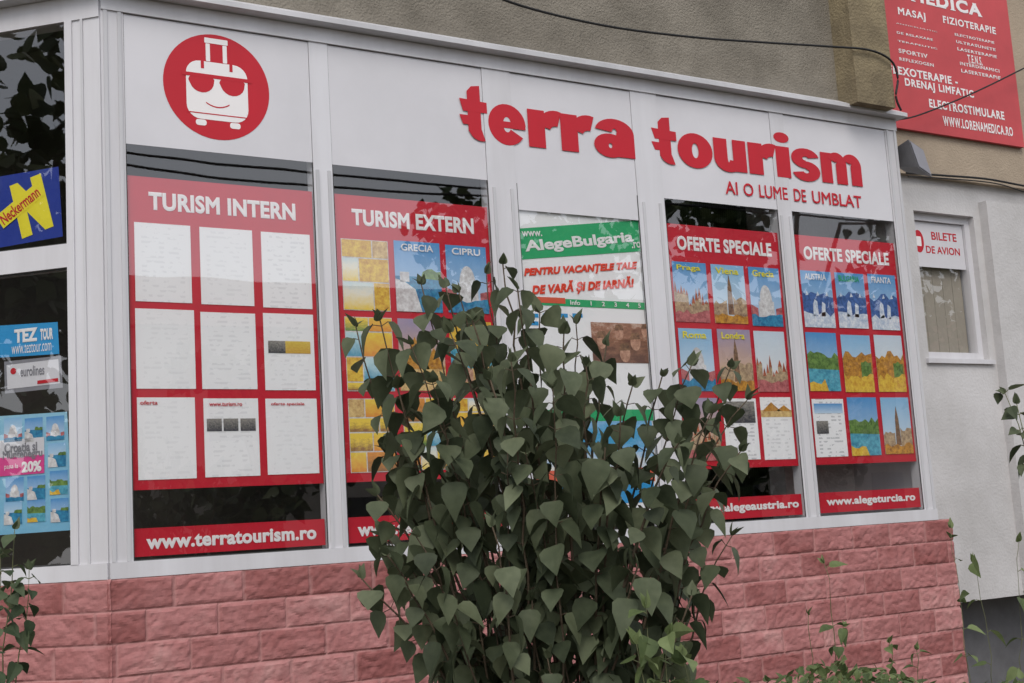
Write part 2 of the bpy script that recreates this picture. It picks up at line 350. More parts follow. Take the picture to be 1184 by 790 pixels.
for i,(a,b) in enumerate(G):
    MB().rect(FA,(a,VB,b,VT),0).build('window_pane','glass',sf)
    s_=MB(); t=.004
    for r in ((a,VB,b,VB+t),(a,VB+t,a+t,HB),(b-t,VB+t,b,HB)): s_.box(FA,r,.0008,.003)
    s_.build('glazing_seal','seal',sf)
cg=CH.uv(78,160)[0]
t0=CH.uv(60,312)[1]; t1=CH.uv(60,285)[1]
MB().box(CH,(-1.25,BR,0,VB),-.06,.012).build('bottom_rail','frame',sf,bevel=.004)
MB().box(CH,(-1.25,VT-.03,0,vz(.4425)),-.06,.012).build('top_rail','frame',sf,bevel=.004)
MB().prism(CH,[(-.02,vz(.4428)),(.065,vz(.4428)),(.07,vz(.4432)),(.07,vz(.4475)),(-.0,vz(.4555)),(-.02,vz(.4555))],-1.25,.03).build('flashing','frame2',sf,bevel=.002)
cg2=cg+.03
MB().box(CH,(cg2,VB,0,VT-.03),-.05,.006).build('corner_post','frame',sf,bevel=.004)
MB().box(CH,(cg2+.035,VB,cg2+.045,VT-.03),.0065,.012).build('cover_strip','frame2',sf,bevel=.002)
cl=-1.12
sash=MB()
for r in ((cl,t0,cg,t1),(cg,VB,cg2,VT-.03),(cl-.06,VB,cl,VT-.03)): sash.box(CH,r,-.05,.014)
sash.build('sash_frame','frame',sf,bevel=.004)
MB().rect(CH,(cl,VB,cg,t0),0).build('window_pane','glass',sf)
MB().rect(CH,(cl,t1,cg,VT-.03),0).build('window_pane','glass',sf)
s_=MB()
for r in ((cl,VB,cg,VB+.006),(cg-.006,VB+.006,cg,t0),(cl,t0-.006,cg-.006,t0),(cl,t1,cg,t1+.006),(cg-.006,t1+.006,cg,VT-.03)): s_.box(CH,r,.0008,.003)
s_.build('glazing_seal','seal',sf)
MB().wbox(XR-.05,.012,BR,XR,.5,ST-.02).build('side_panel','frame',sf)

# ------------------------------------------------------------ header sign
hs=thing('shop_header_sign',(3,0,vz(.32)),'long white header sign with heavy red shop lettering and round suitcase emblem','shop sign')
for i,(a,b) in enumerate(G):
    lo=HB if i!=2 else vz(.295)
    MB().rect(FA,(a+.002,lo,b-.002,VT-.004),.0012).build('header_panel','white',hs)
def ring(c,o,i,a0,a1,n=14):
    L=[]
    for k in range(n):
        t0_=math.radians(a0+(a1-a0)*k/n); t1_=math.radians(a0+(a1-a0)*(k+1)/n)
        L.append([(c[0]+i[0]*math.cos(t0_),c[1]+i[1]*math.sin(t0_)),(c[0]+o[0]*math.cos(t0_),c[1]+o[1]*math.sin(t0_)),(c[0]+o[0]*math.cos(t1_),c[1]+o[1]*math.sin(t1_)),(c[0]+i[0]*math.cos(t1_),c[1]+i[1]*math.sin(t1_))])
    return L
def bar(a,b,c,d): return [[(a,b),(c,b),(c,d),(a,d)]]
GL={
 't':(.80,[bar(.20,.20,.60,.99),[[(.20,.99),(.60,.99),(.60,1.42),(.34,1.38),(.20,1.24)]],[[(-.04,1.04),(.06,.72),(.80,.72),(.80,1.0)]],[[(-.06,.62),(.25,.62),(.22,.38),(.04,.38)]],ring((.60,.30),(.40,.32),(.02,.03),180,285,8)]),
 'e':(.94,[ring((.47,.5),(.47,.54),(.10,.20),0,325,26),bar(.09,.41,.93,.58)]),
 'r':(.74,[bar(0,0,.40,1.0),ring((.66,.48),(.46,.56),(.14,.14),72,165,8)]),
 'a':(.94,[ring((.37,.29),(.37,.33),(.04,.07),0,360,24),bar(.52,0,.93,.66),ring((.48,.64),(.45,.40),(.06,.13),0,168,14)]),
 'o':(.96,[ring((.48,.5),(.48,.54),(.09,.23),0,360,32)]),
 'u':(.94,[bar(0,.36,.39,1),bar(.55,0,.94,1),ring((.42,.38),(.42,.42),(.03,.11),180,345,14)]),
 'i':(.38,[bar(0,0,.38,1),[[(.19+.21*math.cos(k*.4189),1.29+.17*math.sin(k*.4189)) for k in range(15)]]]),
 's':(.80,[ring((.40,.71),(.40,.33),(.08,.065),12,275,16),ring((.40,.29),(.40,.33),(.08,.065),-168,95,16)]),
 'm':(1.46,[bar(0,0,.39,1),bar(.535,0,.925,.66),bar(1.07,0,1.46,.66),ring((.56,.62),(.365,.42),(.01,.15),0,150,12),ring((1.09,.62),(.37,.42),(.01,.15),0,150,12)])}
def logo(word,xr,r):
    unit=(r[3]-r[1])/1.42
    for k,(ch,(xa,xb)) in enumerate(zip(word,xr)):
        ym=(160+(xa-533)*.115); ua=FA.uv(xa,ym,.006)[0]; ub=FA.uv(xb,ym,.006)[0]
        wd,parts=GL[ch]; mb=MB()
        for q,pl in enumerate(parts):
            for p in pl: mb.poly(FA,[(ua+a/wd*(ub-ua),r[1]+b*unit) for a,b in p],.0056+.00025*q)
        mb.build('letter','redink',hs)
logo('terra',[(535,565),(566,609),(612,648),(650,686),(688,735)],RP(FA,537,97,735,184,.006))
logo('tourism',[(757,784),(785,825),(827,864),(867,897),(899,915),(917,949),(951,997)],RP(FA,759,134,997,216,.006))
tr_=RP(FA,838,209,997,241,.006)
for s,a,b in (('AI',0,.085),('O',.125,.195),('LUME',.235,.44),('DE',.485,.575),('UMBLAT',.62,1)):
    text(s,FA,(tr_[0]+(tr_[2]-tr_[0])*a,tr_[1],tr_[0]+(tr_[2]-tr_[0])*b,tr_[3]),.0056,'redink',hs,bold=.014,name='tagline_word')
ec=FA.uv(251,101); er=.213
def disc(c,rx,ry,n=48): return [(c[0]+rx*math.cos(2*math.pi*k/n),c[1]+ry*math.sin(2*math.pi*k/n)) for k in range(n)]
def rrect(u0,v0,u1,v1,r,n=6):
    p=[]
    for (cu_,cv_,a0) in ((u1-r,v1-r,0),(u0+r,v1-r,90),(u0+r,v0+r,180),(u1-r,v0+r,270)):
        for k in range(n+1): a=math.radians(a0+90*k/n); p.append((cu_+r*math.cos(a),cv_+r*math.sin(a)))
    return p
em=MB().poly(FA,disc(ec,er,er,64),.0022).build('emblem','redink',hs)
E=lambda a,b:(ec[0]+a*er,ec[1]+b*er)
w1=MB()
w1.poly(FA,rrect(*E(-.58,-.64),*E(.58,.46),.055),.0030)
w1.poly(FA,rrect(*E(-.42,-.76),*E(-.22,-.65),.010),.0030); w1.poly(FA,rrect(*E(.22,-.76),*E(.42,-.65),.010),.0030)
for r in ((-.20,.47,-.12,.81),(.12,.47,.20,.81),(-.22,.82,.22,.92)): w1.poly(FA,rrect(*E(r[0],r[1]),*E(r[2],r[3]),.003),.0030)
w1.build('suitcase_shape','ink',em)
w2=MB()
for s in (-1,1):
    c0=E(s*.29,.08); pts=[]
    for k in range(20):
        a=2*math.pi*k/20; y=math.sin(a); pts.append((c0[0]+.25*er*math.cos(a)*(1.0 if y>0 else .92),c0[1]+(.14 if y>0 else .22)*er*y))
    w2.poly(FA,pts,.0036)
    w2.poly(FA,rrect(*E(s*.27-.03,.32),*E(s*.27+.03,.46),.002),.0036)
w2.poly(FA,[E(-.66,.15),E(.66,.15),E(.66,.22),E(-.66,.22)],.0040)
for k in range(10):
    a0=-.22+.44*k/10; a1=-.22+.44*(k+1)/10; f=lambda a:-.32-.07*(1-(a/.22)**2)
    w2.poly(FA,[E(a0,f(a0)-.012),E(a1,f(a1)-.012),E(a1,f(a1)+.012),E(a0,f(a0)+.012)],.0036)
w2.poly(FA,[E(-.58,-.54),E(.58,-.54),E(.58,-.52),E(-.58,-.52)],.0036)
w2.build('sunglasses_shape','redink',em)

# ------------------------------------------------------------ red panels
PT=vz(.2955); PB=vz(.047)
cols=[(.035,.325),(.365,.655),(.695,.975)]; rows=[(.155,.408),(.432,.688),(.715,.968)]
A_=random.Random(11)
def jag(x0,x1,y,amp,n=9): return [(x0+(x1-x0)*k/n,y+A_.uniform(-amp,amp)) for k in range(n+1)]
def art(style):
    r=A_.uniform; L=[]
    if style=='city':
        P=[];Q=[];x=0
        while x<1:
            w=r(.06,.14); h=r(.25,.5); x2=min(1,x+w); P.append([(x,.1),(x2,.1),(x2,h),(x,h)])
            Q.append([(x,h),(x2,h),((x+x2)/2,h+r(.03,.22))]); x=x2
        L=[('p_stone',P,1),('p_roof',Q,1),('p_rose',[[(0,0),(1,0)]+jag(1,0,.17,.04)],2)]
    elif style=='tower':
        L=[('p_wood',[[(.42,.15),(.6,.15),(.57,.62),(.45,.62)],[(.45,.62),(.57,.62),(.51,.85)]],1),('p_stone',[[(0,.1),(.4,.1)]+jag(.4,0,.36,.05,5),[(.6,.1),(1,.1)]+jag(1,.6,.42,.05,5)],1),('p_autumn',[[(0,0),(1,0)]+jag(1,0,.16,.04)],2)]
    elif style=='dome':
        L=[('p_bright',[[(.25,.15),(.75,.15),(.75,.42),(.25,.42)],[(.5+.2*math.cos(a*.314),.42+.28*math.sin(a*.314)) for a in range(11)]],1),('p_sea',[[(0,0),(1,0)]+jag(1,0,.18,.03)],2),('p_rose',[[(0,.1),(.22,.1),(.22,.3),(0,.36)],[(.8,.1),(1,.1),(1,.33),(.8,.3)]],1.5)]
    elif style=='snow':
        L=[('p_navy',[[(0,0),(1,0)]+jag(1,0,.58,.09,7)],1),('p_snow',[[(0,0),(1,0)]+jag(1,0,.24,.05,7),[(.30,.2),(.48,.22),(.46,.46),(.38,.5),(.33,.42)],[(.56,.2),(.7,.2),(.72,.42),(.62,.46)]]+[[(x,.56),(x+.05,.64),(x+.1,.57)] for x in (.1,.45,.75)],2)]
    elif style=='coast':
        L=[('p_sea',[[(0,0),(1,0),(1,.5),(0,.5)]],1),('p_bright',[[(.0,.0),(.55,.0),(.42,.32),(.2,.42),(0,.46)],[(.1,.42),(.3,.42),(.3,.56),(.1,.56)]],2),('p_grass',[[(.55,.48)]+[(1,.46)]+jag(1,.6,.6,.03,4)],2)]
    elif style=='autumn':
        L=[('p_autumn',[[(0,.2),(1,.2)]+jag(1,0,.64,.09)],1),('p_gold',[[(0,0),(1,0)]+jag(1,0,.27,.06)],2),('p_grass',[[(.6,.25),(.95,.28)]+jag(.95,.6,.52,.05,4)],1.5)]
    elif style=='lake':
        L=[('p_grass',[[(0,.3),(1,.3)]+jag(1,0,.62,.07)],1),('p_lake',[[(0,0),(1,0),(1,.36),(0,.38)]],1.5),('p_gold',[[(0,0),(.6,0)]+jag(.5,0,.16,.05,4)],2)]
    elif style=='desert':
        L=[('p_sand',[[(0,0),(1,0),(1,.35),(0,.35)]],1),('p_autumn',[[(.05,.3),(.65,.3),(.35,.75)],[(.5,.3),(.98,.3),(.76,.6)]],2)]
    elif style=='beach':
        L=[('p_lake',[[(0,.3),(1,.3),(1,.6),(0,.6)]],1),('p_sand',[[(0,0),(1,0),(1,.36),(0,.28)]],2),('p_skin',[[(.3,.12),(.5,.14),(.5,.3),(.35,.34)]],3)]
    return L
def paint(F,rr,o,style,w):
    for m,polys,st in art(style):
        mb=MB()
        for p in polys: mb.poly(F,[(rr[0]+(rr[2]-rr[0])*min(1,max(0,a)),rr[1]+(rr[3]-rr[1])*b) for a,b in p],w+.0005*st)
        mb.build('printed_scene',m,o)
def panel(i,heading,hx,sheets,label):
    a,b=G[i]; r=(a+.004,PB,b-.004,PT)
    t=thing('display_panel',FA.P((a+b)/2,PB,-.02),label,'display panel','red brochure panels behind the shop glass')
    MB().rect(FA,r,-.012).build('board','red',t)
    text(heading,FA,sub(r,hx[0],hx[1],.048,.108),-.0105,'ink',t,name='heading',bold=.042,sp=1.06)
    for q in range(3):
        for c in range(3):
            sp=sheets[q][c]; rr=sub(r,cols[c][0]+U(-.005,.005),cols[c][1]+U(-.005,.005),rows[q][0]+U(-.004,.004),rows[q][1]+U(-.004,.004))
            o=MB().rect(FA,rr,-.0098).build('leaflet',sp[0],t)
            for kind,ro,arg in sp[1:]:
                r2=sub(rr,*ro)
                if kind=='t': text(arg[0],FA,r2,-.0070,arg[1],o,name='print',bold=.02,th=.0002)
                elif kind=='a': paint(FA,r2,o,arg,-.0094)
                elif kind=='c':
                    y=0
                    while y<.97:
                        y2=min(1,y+A_.choice((.2,.26,.34))); x=0
                        if y2>.9: y2=1
                        while x<.97:
                            x2=min(1,x+A_.choice((.35,.5,.65)))
                            if x2>.8: x2=1
                            MB().rect(FA,sub(rr,x+.012,x2-.012,y+.009,y2-.009),-.0092).build('picture',A_.choice(arg),o); x=x2
                        y=y2
                else: MB().rect(FA,r2,-.0086).build('picture',arg,o)
    return t
pw=[papermat(U(.10,.28)) for _ in range(9)]
fot=picmat([(.05,.05,.06),(.3,.28,.25),(.6,.55,.5),(.2,.25,.4)],4,.3)
yel=picmat([(.6,.35,.05),(.75,.6,.1),(.4,.3,.2)],5,.3)
s1=[[(pw[0],),(pw[1],),(pw[2],)],
    [(pw[3],),(pw[4],),(pw[5],('p',(.08,.42,.36,.52),fot),('p',(.42,.92,.36,.52),yel))],
    [(pw[6],('t',(.05,.35,.04,.09),('oferta','redink'))),(pw[7],('p',(.05,.32,.26,.42),fot),('p',(.35,.62,.26,.42),fot),('p',(.66,.94,.26,.42),fot),('t',(.1,.7,.05,.1),('www.turism.ro','redink'))),(pw[8],('t',(.1,.75,.05,.1),('oferte speciale','redink')))]]
panel(0,'TURISM INTERN',(.11,.90),s1,'red panel headed TURISM INTERN with nine mostly blank white sheets')
def sk(a,b): return picmat([a,b],2,1,.35)
SK=sk((.55,.7,.85),(.08,.30,.62)); SK2=sk((.7,.78,.85),(.25,.5,.75)); SKo=sk((.8,.5,.2),(.35,.3,.45)); SKw=sk((.8,.8,.78),(.6,.7,.8))
Y=(.85,.62,.08);O=(.75,.30,.05);W_=(.85,.82,.70);Bn=(.30,.15,.06)
colmats=[picmat([O,Y,W_],2,.5,.8),picmat([Bn,Y,Y,W_],3,.5,1),picmat([Y,W_,(.45,.65,.75)],2,.8,.6),picmat([O,Y,(.75,.5,.25)],3,.4,.9),picmat([(.1,.35,.5),(.5,.7,.75),W_],2,.6,.8),picmat([(.15,.28,.08),Y,W_],3,.6,.9),picmat([Bn,O,Y],3,.5,1),'p_gold','p_sand']
Cw=('p_bright',('c',(0,1,0,1),colmats))
s2=[[Cw,(SK,('a',(0,1,0,1),'coast'),('t',(.15,.85,.04,.14),('GRECIA','ink'))),(SK,('a',(0,1,0,1),'dome'),('t',(.15,.85,.04,.14),('CIPRU','ink')))],
    [Cw,(SKo,('a',(0,1,0,1),'desert')),('p_gold',('a',(0,1,0,1),'beach'))],
    [Cw,Cw,Cw]]
panel(1,'TURISM EXTERN',(.11,.90),s2,'red panel headed TURISM EXTERN with colourful travel brochures')
def cv(m,st,s,col='yellow'): return (m,('a',(0,1,0,1),st),('t',(.12,.82,.05,.16),(s,col)))
s4=[[cv(SK,'city','Praga'),cv(SK2,'tower','Viena'),cv(SK,'dome','Grecia')],
    [cv(SK2,'dome','Roma'),cv(SKo,'tower','Londra'),(SKw,('a',(0,1,0,1),'city'))],
    [(SKo,('a',(0,1,0,1),'city')),(papermat(.5),('p',(.06,.94,.05,.4),fot)),(papermat(.3),('a',(0,1,0,.32),'desert'))]]
panel(3,'OFERTE SPECIALE',(.09,.93),s4,'red panel headed OFERTE SPECIALE in the fourth bay, partly behind the shrub')
s5=[[cv(SK,'snow','AUSTRIA','ink'),cv(SK,'snow','BULGARIA','green'),cv(SK,'snow','FRANTA','ink')],
    [(SK,('a',(0,1,0,1),'lake')),(SK2,('a',(0,1,0,1),'autumn')),(SKw,('a',(0,1,0,1),'autumn'))],
    [(papermat(.6),('p',(.05,.95,.08,.25),SK),('p',(.08,.45,.38,.6),fot)),(SK,('a',(0,1,0,1),'lake')),(SK2,('a',(0,1,0,1),'tower'))]]
panel(4,'OFERTE SPECIALE',(.09,.93),s5,'rightmost red panel headed OFERTE SPECIALE with nine uncovered brochures')
def strip(i,s,h,label):
    a,b=G[i]; r=(a+.006,vz(-.0035),b-.006,vz(.0178)); t=thing('web_address_strip',FA.P((a+b)/2,r[1],-.02),label,'sign','red web address strips')
    MB().rect(FA,r,-.012).build('board','red',t); text(s,FA,sub(r,h[0],h[1],.26,.76),-.0105,'ink',t,bold=.042,sp=1.05)
strip(0,'www.terratourism.ro',(.06,.95),'red strip reading www.terratourism.ro under the leftmost panel')
strip(1,'www.terratourism.ro',(.06,.95),'red web address strip in the second bay, mostly behind the shrub')
strip(3,'www.alegeaustria.ro',(.04,.97),'red strip reading www.alegeaustria.ro beside the shrub')
strip(4,'www.alegeturcia.ro',(.08,.95),'red strip reading www.alegeturcia.ro at the right end')

# ------------------------------------------------------------ holiday poster (bay 3)
a,b=G[2]
bp=thing('holiday_poster',FA.P((a+b)/2,vz(.0),-.02),'white and green holiday poster headed AlegeBulgaria in the middle bay','poster')
MB().rect(FA,(a+.004,vz(.008),b-.004,vz(.305)),-.010).build('sheet',papermat(.08,20,4),bp)
def q4(F,pts,w,name,m,par):
    return MB().quad([F.P(*F.uv(x,y),w) for x,y in pts]).build(name,m,par)
q4(FA,[(600,300),(746,290),(742,254),(599,264)],-.0085,'green_banner','green',bp)
tx=RP(FA,606,266,735,292); text('AlegeBulgaria',FA,(tx[0],tx[1]-.004,tx[2],tx[3]-.004),-.007,'ink',bp,bold=.035,ang=math.radians(8))
text('.ro',FA,RP(FA,731,279,742,287),-.007,'ink',bp,bold=.02,ang=math.radians(8))
t2=RP(FA,605,298,740,322); text('PENTRU VACANȚELE TALE',FA,(t2[0],t2[1]+.004,t2[2],t2[3]-.012),-.007,'slogan',bp,bold=.06,ang=math.radians(6),shear=.3,sp=1.05)
t3=RP(FA,614,318,736,343); text('DE VARĂ ȘI DE IARNĂ!',FA,(t3[0],t3[1]+.004,t3[2],t3[3]-.004),-.007,'slogan',bp,bold=.06,ang=math.radians(6),shear=.3,sp=1.05)
text('www.',FA,RP(FA,604,266,628,274),-.007,'ink',bp,bold=.02,ang=math.radians(5))
gs=MB().rect(FA,RP(FA,606,343,750,358),-.0085).build('menu_strip','green',bp)
MB().rect(FA,RP(FA,606,342,655,351),-.0075).build('menu_tab','orange',gs)
text('Info     1     2     3     4     5',FA,RP(FA,660,347,742,356),-.0055,'ink',bp,bold=.02)
pf=MB().rect(FA,RP(FA,684,372,754,420),-.0085).build('photograph',picmat([(.14,.06,.04),(.35,.17,.10),(.75,.6,.5),(.25,.10,.07)],2.5,.4,1.6),bp)
for k,(x,y,s) in enumerate(((697,394,1),(717,385,.9),(736,396,1.05),(724,409,1.1),(747,383,.8))):
    c_=FA.uv(x,y); MB().poly(FA,disc(c_,.027*s,.036*s,18),-.0079+.0002*k).build('printed_face','p_skin',pf)
    MB().poly(FA,[(c_[0]-.03*s,c_[1]+.012*s),(c_[0]+.03*s,c_[1]+.016*s),(c_[0]+.02*s,c_[1]+.045*s),(c_[0]-.018*s,c_[1]+.043*s)],-.0078+.0002*k).build('printed_hair','p_wood',pf)
for k in range(7): MB().rect(FA,RP(FA,612+(k%4)*17,362+(k//4)*9,624+(k%4)*17,367+(k//4)*9),-.0085).build('menu_link','cyan',bp)
MB().rect(FA,RP(FA,615,474,759,486),-.0085).build('green_banner','green',bp)
MB().rect(FA,RP(FA,615,488,759,540),-.0085).build('photograph',picmat([(.8,.78,.72),(.25,.5,.78),(.05,.35,.6),(.25,.5,.78)],3),bp)
MB().rect(FA,RP(FA,615,545,759,556),-.0085).build('menu_tab','orange',bp)
MB().rect(FA,RP(FA,615,560,759,580),-.0085).build('green_banner','cyan',bp)

# ------------------------------------------------------------ stickers on angled window
nk=thing('travel_sticker',CH.P(-.3,CH.uv(30,280)[1],-.01),'blue sticker with big yellow N and tilted name band in upper left window','sticker')
q4(CH,[(-25,290),(71,273),(66,192),(-28,208)],-.009,'backing','blue',nk)
rN=RP(CH,16,208,54,268); text('N',CH,rN,-.0075,'yellow',nk,bold=.09,ang=math.radians(14))
yb=RP(CH,-6,232,50,243); MB().rect(CH,yb,-.006,math.radians(32)).build('name_band','yellow',nk)
text('Neckermann',CH,(yb[0]+.010,yb[1]+.008,yb[2]-.010,yb[3]-.008),-.0052,'redink',nk,bold=.02,ang=math.radians(32))
tz=thing('operator_card',CH.P(-.3,CH.uv(30,412)[1],-.01),'blue and white card with white wordmark in the lower left window','sticker')
q4(CH,[(-30,415),(67,409),(65,372),(-30,378)],-.009,'backing','cyan',tz)
text('TEZ',CH,RP(CH,15,381,42,394),-.0075,'ink',tz,bold=.05); text('TOUR',CH,RP(CH,45,380,60,392),-.0075,'ink',tz,bold=.05)
text('www.teztour.com',CH,RP(CH,12,399,58,405),-.0075,'ink',tz)
cr=thing('member_card',CH.P(-.3,CH.uv(30,452)[1],-.01),'white card with grey edge and small red emblem below the blue card','sticker')
q4(CH,[(4,455),(71,448),(69,411),(3,418)],-.009,'backing','greyink',cr); q4(CH,[(7,450),(68,443),(66,415),(6,422)],-.008,'face','white',cr)
MB().poly(CH,disc(CH.uv(14,429),.012,.012,20),-.007).build('emblem','redink',cr)
text('eurolines',CH,RP(CH,22,424,50,433),-.007,'greyink',cr,bold=.02); q4(CH,[(42,444),(66,441),(66,437),(42,440)],-.006,'stripe','redink',cr)
cp=thing('coast_poster',CH.P(-.3,CH.uv(30,615)[1],-.01),'blue holiday poster with beach photos and 20% offer in the lower left window','poster')
q4(CH,[(-60,623),(83,613),(76,476),(-62,485)],-.009,'sheet',picmat([(.20,.48,.68),(.35,.62,.76),(.15,.40,.60)],3,.3),cp)
def ph(x0,y0,x1,y1,m,nm='photograph'): return MB().rect(CH,RP(CH,x0,y0,x1,y1),-.0080).build(nm,m,cp)
for k,(x,y) in enumerate(((52,482),(54,513),(56,545),(57,577),(3,484),(27,484),(30,577),(3,580),(5,553),(30,551),(-25,484),(-25,550),(-25,578))):
    o=ph(x,y,x+21,y+26,(SK,SK2,SK)[k%3]); paint(CH,RP(CH,x,y,x+21,y+26),o,('dome','coast','lake','coast')[k%4],-.0078)
MB().rect(CH,RP(CH,-30,512,50,530),-.0068).build('title_band','white',cp); text('Croatia si',CH,RP(CH,4,513,42,521),-.005,'greyink',cp,bold=.03,th=.0002); text('Muntenegru',CH,RP(CH,2,522,48,530),-.005,'greyink',cp,bold=.03,th=.0002)
MB().rect(CH,RP(CH,-30,532,50,547),-.0064).build('offer_band','pink',cp); text('20%',CH,RP(CH,24,534,47,545),-.005,'ink',cp,bold=.05); text('pana la',CH,RP(CH,4,537,20,543),-.005,'ink',cp)

# ------------------------------------------------------------ right wall: window, notices
rw=thing('side_window',RE.P((wr[0]+wr[2])/2,wr[1],RW),'small white framed window in the recessed wall right of the shop bay','window')
u0,v0,u1,v1=wr; f=MB(); fw=.045
for r in ((u0,v0,u1,v0+fw),(u0,v1-fw,u1,v1),(u0,v0+fw,u0+fw,v1-fw),(u1-fw,v0+fw,u1,v1-fw)): f.box(RE,r,RW-.05,RW+.02)
f.build('frame','frame',rw,bevel=.004)
vm=RE.uv(1100,311,RW)[1]
MB().rect(RE,(u0+fw,v0+fw,u1-fw,v1-fw),RW).build('pane','glass',rw)
k=u0+fw
while k<u1-fw-.05: MB().box(RE,(k,v0+.05,k+.085,vm+.08),RW-.045,RW-.04).build('blind_slat','blind',rw); k+=.088
MB().box(RE,(u0-.03,v0-.03,u1+.03,v0-.003),-.1,.02).build('sill','frame',rw,bevel=.003)
tn=thing('ticket_notice',RE.P((u0+u1)/2,vm,RW),'white notice reading BILETE DE AVION in red in the small side window','notice')
MB().rect(RE,(u0+fw+.003,vm,u1-fw-.003,v1-fw-.003),RW+.001).build('backing','white',tn)
text('BILETE',RE,RP(RE,1076,268,1106,280,RW),RW+.002,'redink',tn,bold=.02); text('DE AVION',RE,RP(RE,1070,284,1110,296,RW),RW+.002,'redink',tn,bold=.02)
c_=RE.uv(1062,279,RW); MB().poly(RE,disc((c_[0],c_[1]),.045,.07,32),RW+.002).build('emblem','redink',tn)
MB().poly(RE,rrect(c_[0]-.02,c_[1]-.03,c_[0]+.022,c_[1]+.03,.006),RW+.0026).build('emblem_mark','ink',tn)
MB().wbox(wr[0]-.1,.95,wr[1]-.1,wr[2]+.1,1.0,wr[3]+.1).build('dark_room_backing','dark',rw)  # near-black sheet stands in for the unlit room behind the blinds
UPF=Fr((0,.46,0),(1,0,0))
ms=thing('medical_sign',UPF.P(UPF.uv(1110,170)[0],UPF.uv(1110,170)[1],.01),'faded red medical practice sign with white lettering on the beige wall','sign')
ru=RP(UPF,1000,-60,1180,172)
MB().box(UPF,ru,.004,.03).build('board','signred',ms,bevel=.002)
def mt(s,x0,y0,x1,y1,bold=.03): text(s,UPF,RP(UPF,x0,y0,x1,y1,.033),.0315,'ink',ms,bold=bold,sp=1.18,serif=True)
mt('MEDICA',1052,-14,1136,20,.045)
mt('MASAJ',1038,8,1071,26,.03); mt('FIZIOTERAPIE',1090,18,1152,40,.03)
for k,s in enumerate(('ANTICELULITIC','DE RELAXARE','TERAPEUTIC','SPORTIV','REFLEXOGEN')): mt(s,1036+k,26+k*10,1036+k+(48,42,46,34,40)[k],37.5+k*10,.025)
for k,s in enumerate(('ELECTROTERAPIE','ULTRASUNETE','LASERTERAPIE','T.E.N.S.','INTERDINAMICI','LASERTERAPIE')): mt(s,1104+k*1.5+(10 if k==3 else 0),38+k*8.3,(1150 if k!=3 else 1132)+k*1.5,51+k*8.3,.025)
mt('REFLEXOTERAPIE -',1014,72,1108,99,.035); mt('DRENAJ LIMFATIC',1046,90,1127,116,.035); mt('ELECTROSTIMULARE',1074,114,1162,139,.035); mt('WWW.LORENAMEDICA.RO',1090,134,1172,158,.03)
fl=thing('floodlight',FA.P(XR+.06,vz(.40),.0),'small grey floodlight at the top right corner of the shop bay','lamp')
c=FA.P(XR+.13,vz(.398),.02); fr1=Fr(c,(1,.35,0))
pts=[(-.10,.09,.0),(.10,.07,.0),(.11,-.09,.03),(-.08,-.07,.03),(-.06,.06,-.12),(.06,.05,-.12),(.06,-.04,-.10),(-.05,-.03,-.10)]
P8=[c+fr1.U*a+Vector((0,0,b_))+fr1.N*w for a,b_,w in pts]
h=MB()
for q in ((0,1,2,3),(5,4,7,6),(4,0,3,7),(1,5,6,2),(4,5,1,0),(3,2,6,7)): h.quad([P8[i] for i in q])
h.build('housing','lampgrey',fl,bevel=.008)
MB().quad([P8[k]*.9+(P8[0]+P8[1]+P8[2]+P8[3])*.025+fr1.N*.004 for k in (3,2,1,0)][::-1]).build('lens','greyink',fl)
MB().tube([c+Vector((0,.05,0)),c+Vector((-.04,.06,.06)),FA.P(XR,vz(.415),-.05)],.012).build('bracket','lampgrey',fl)

# ------------------------------------------------------------ cables
def cable(pts,r,label):
    m=MB(); P=[]
    for i in range(len(pts)-1):
        p0=pts[max(i-1,0)];p1=pts[i];p2=pts[i+1];p3=pts[min(i+2,len(pts)-1)]
        for k in range(6):
            t=k/6; P.append(.5*((2*p1)+(p2-p0)*t+(2*p0-5*p1+4*p2-p3)*t*t+(3*p1-p0-3*p2+p3)*t**3))
    P.append(pts[-1]); m.tube(P,r,8); o=m.build('cable','cable',None,smooth=True); tag(o,label,'cable'); return o
def FP3(F,l,w): return [F.P(*F.uv(x,y,w),w) for x,y in l]
cable(FP3(FA,[(540,-20),(600,6),(700,30),(800,43),(880,49),(960,54),(1005,58),(1030,70),(1038,90),(1036,112),(1042,128)],.15),.006,'black cable sagging across the grey wall above the shop header')
cable(FP3(UPF,[(1030,139),(1060,134),(1120,110),(1184,79),(1260,40)],.1),.005,'thin black cable rising to the right across the red medical sign')
cable(FP3(UPF,[(1048,200),(1090,203),(1140,207),(1184,215),(1240,225)],.04),.007,'dark cable running level under the red sign')
cable(FP3(UPF,[(1050,204),(1100,207),(1150,212),(1184,222),(1240,240)],.05),.004,'thinner grey cable just below the level dark cable')
for k,(za,zb,yy) in enumerate(((5.7,5.2,-7),(5.6,5.75,-7.2),(5.25,5.7,-7.5))):
    cable([Vector((-15,yy,za+.4)),Vector((1,yy,(za+zb)/2-.1)),Vector((6,yy,(za+zb)/2-.2)),Vector((20,yy,zb+.2))],.014,['overhead street cable nearest the shop, falling to the right','overhead street cable, middle of three','overhead street cable furthest from the shop'][k])

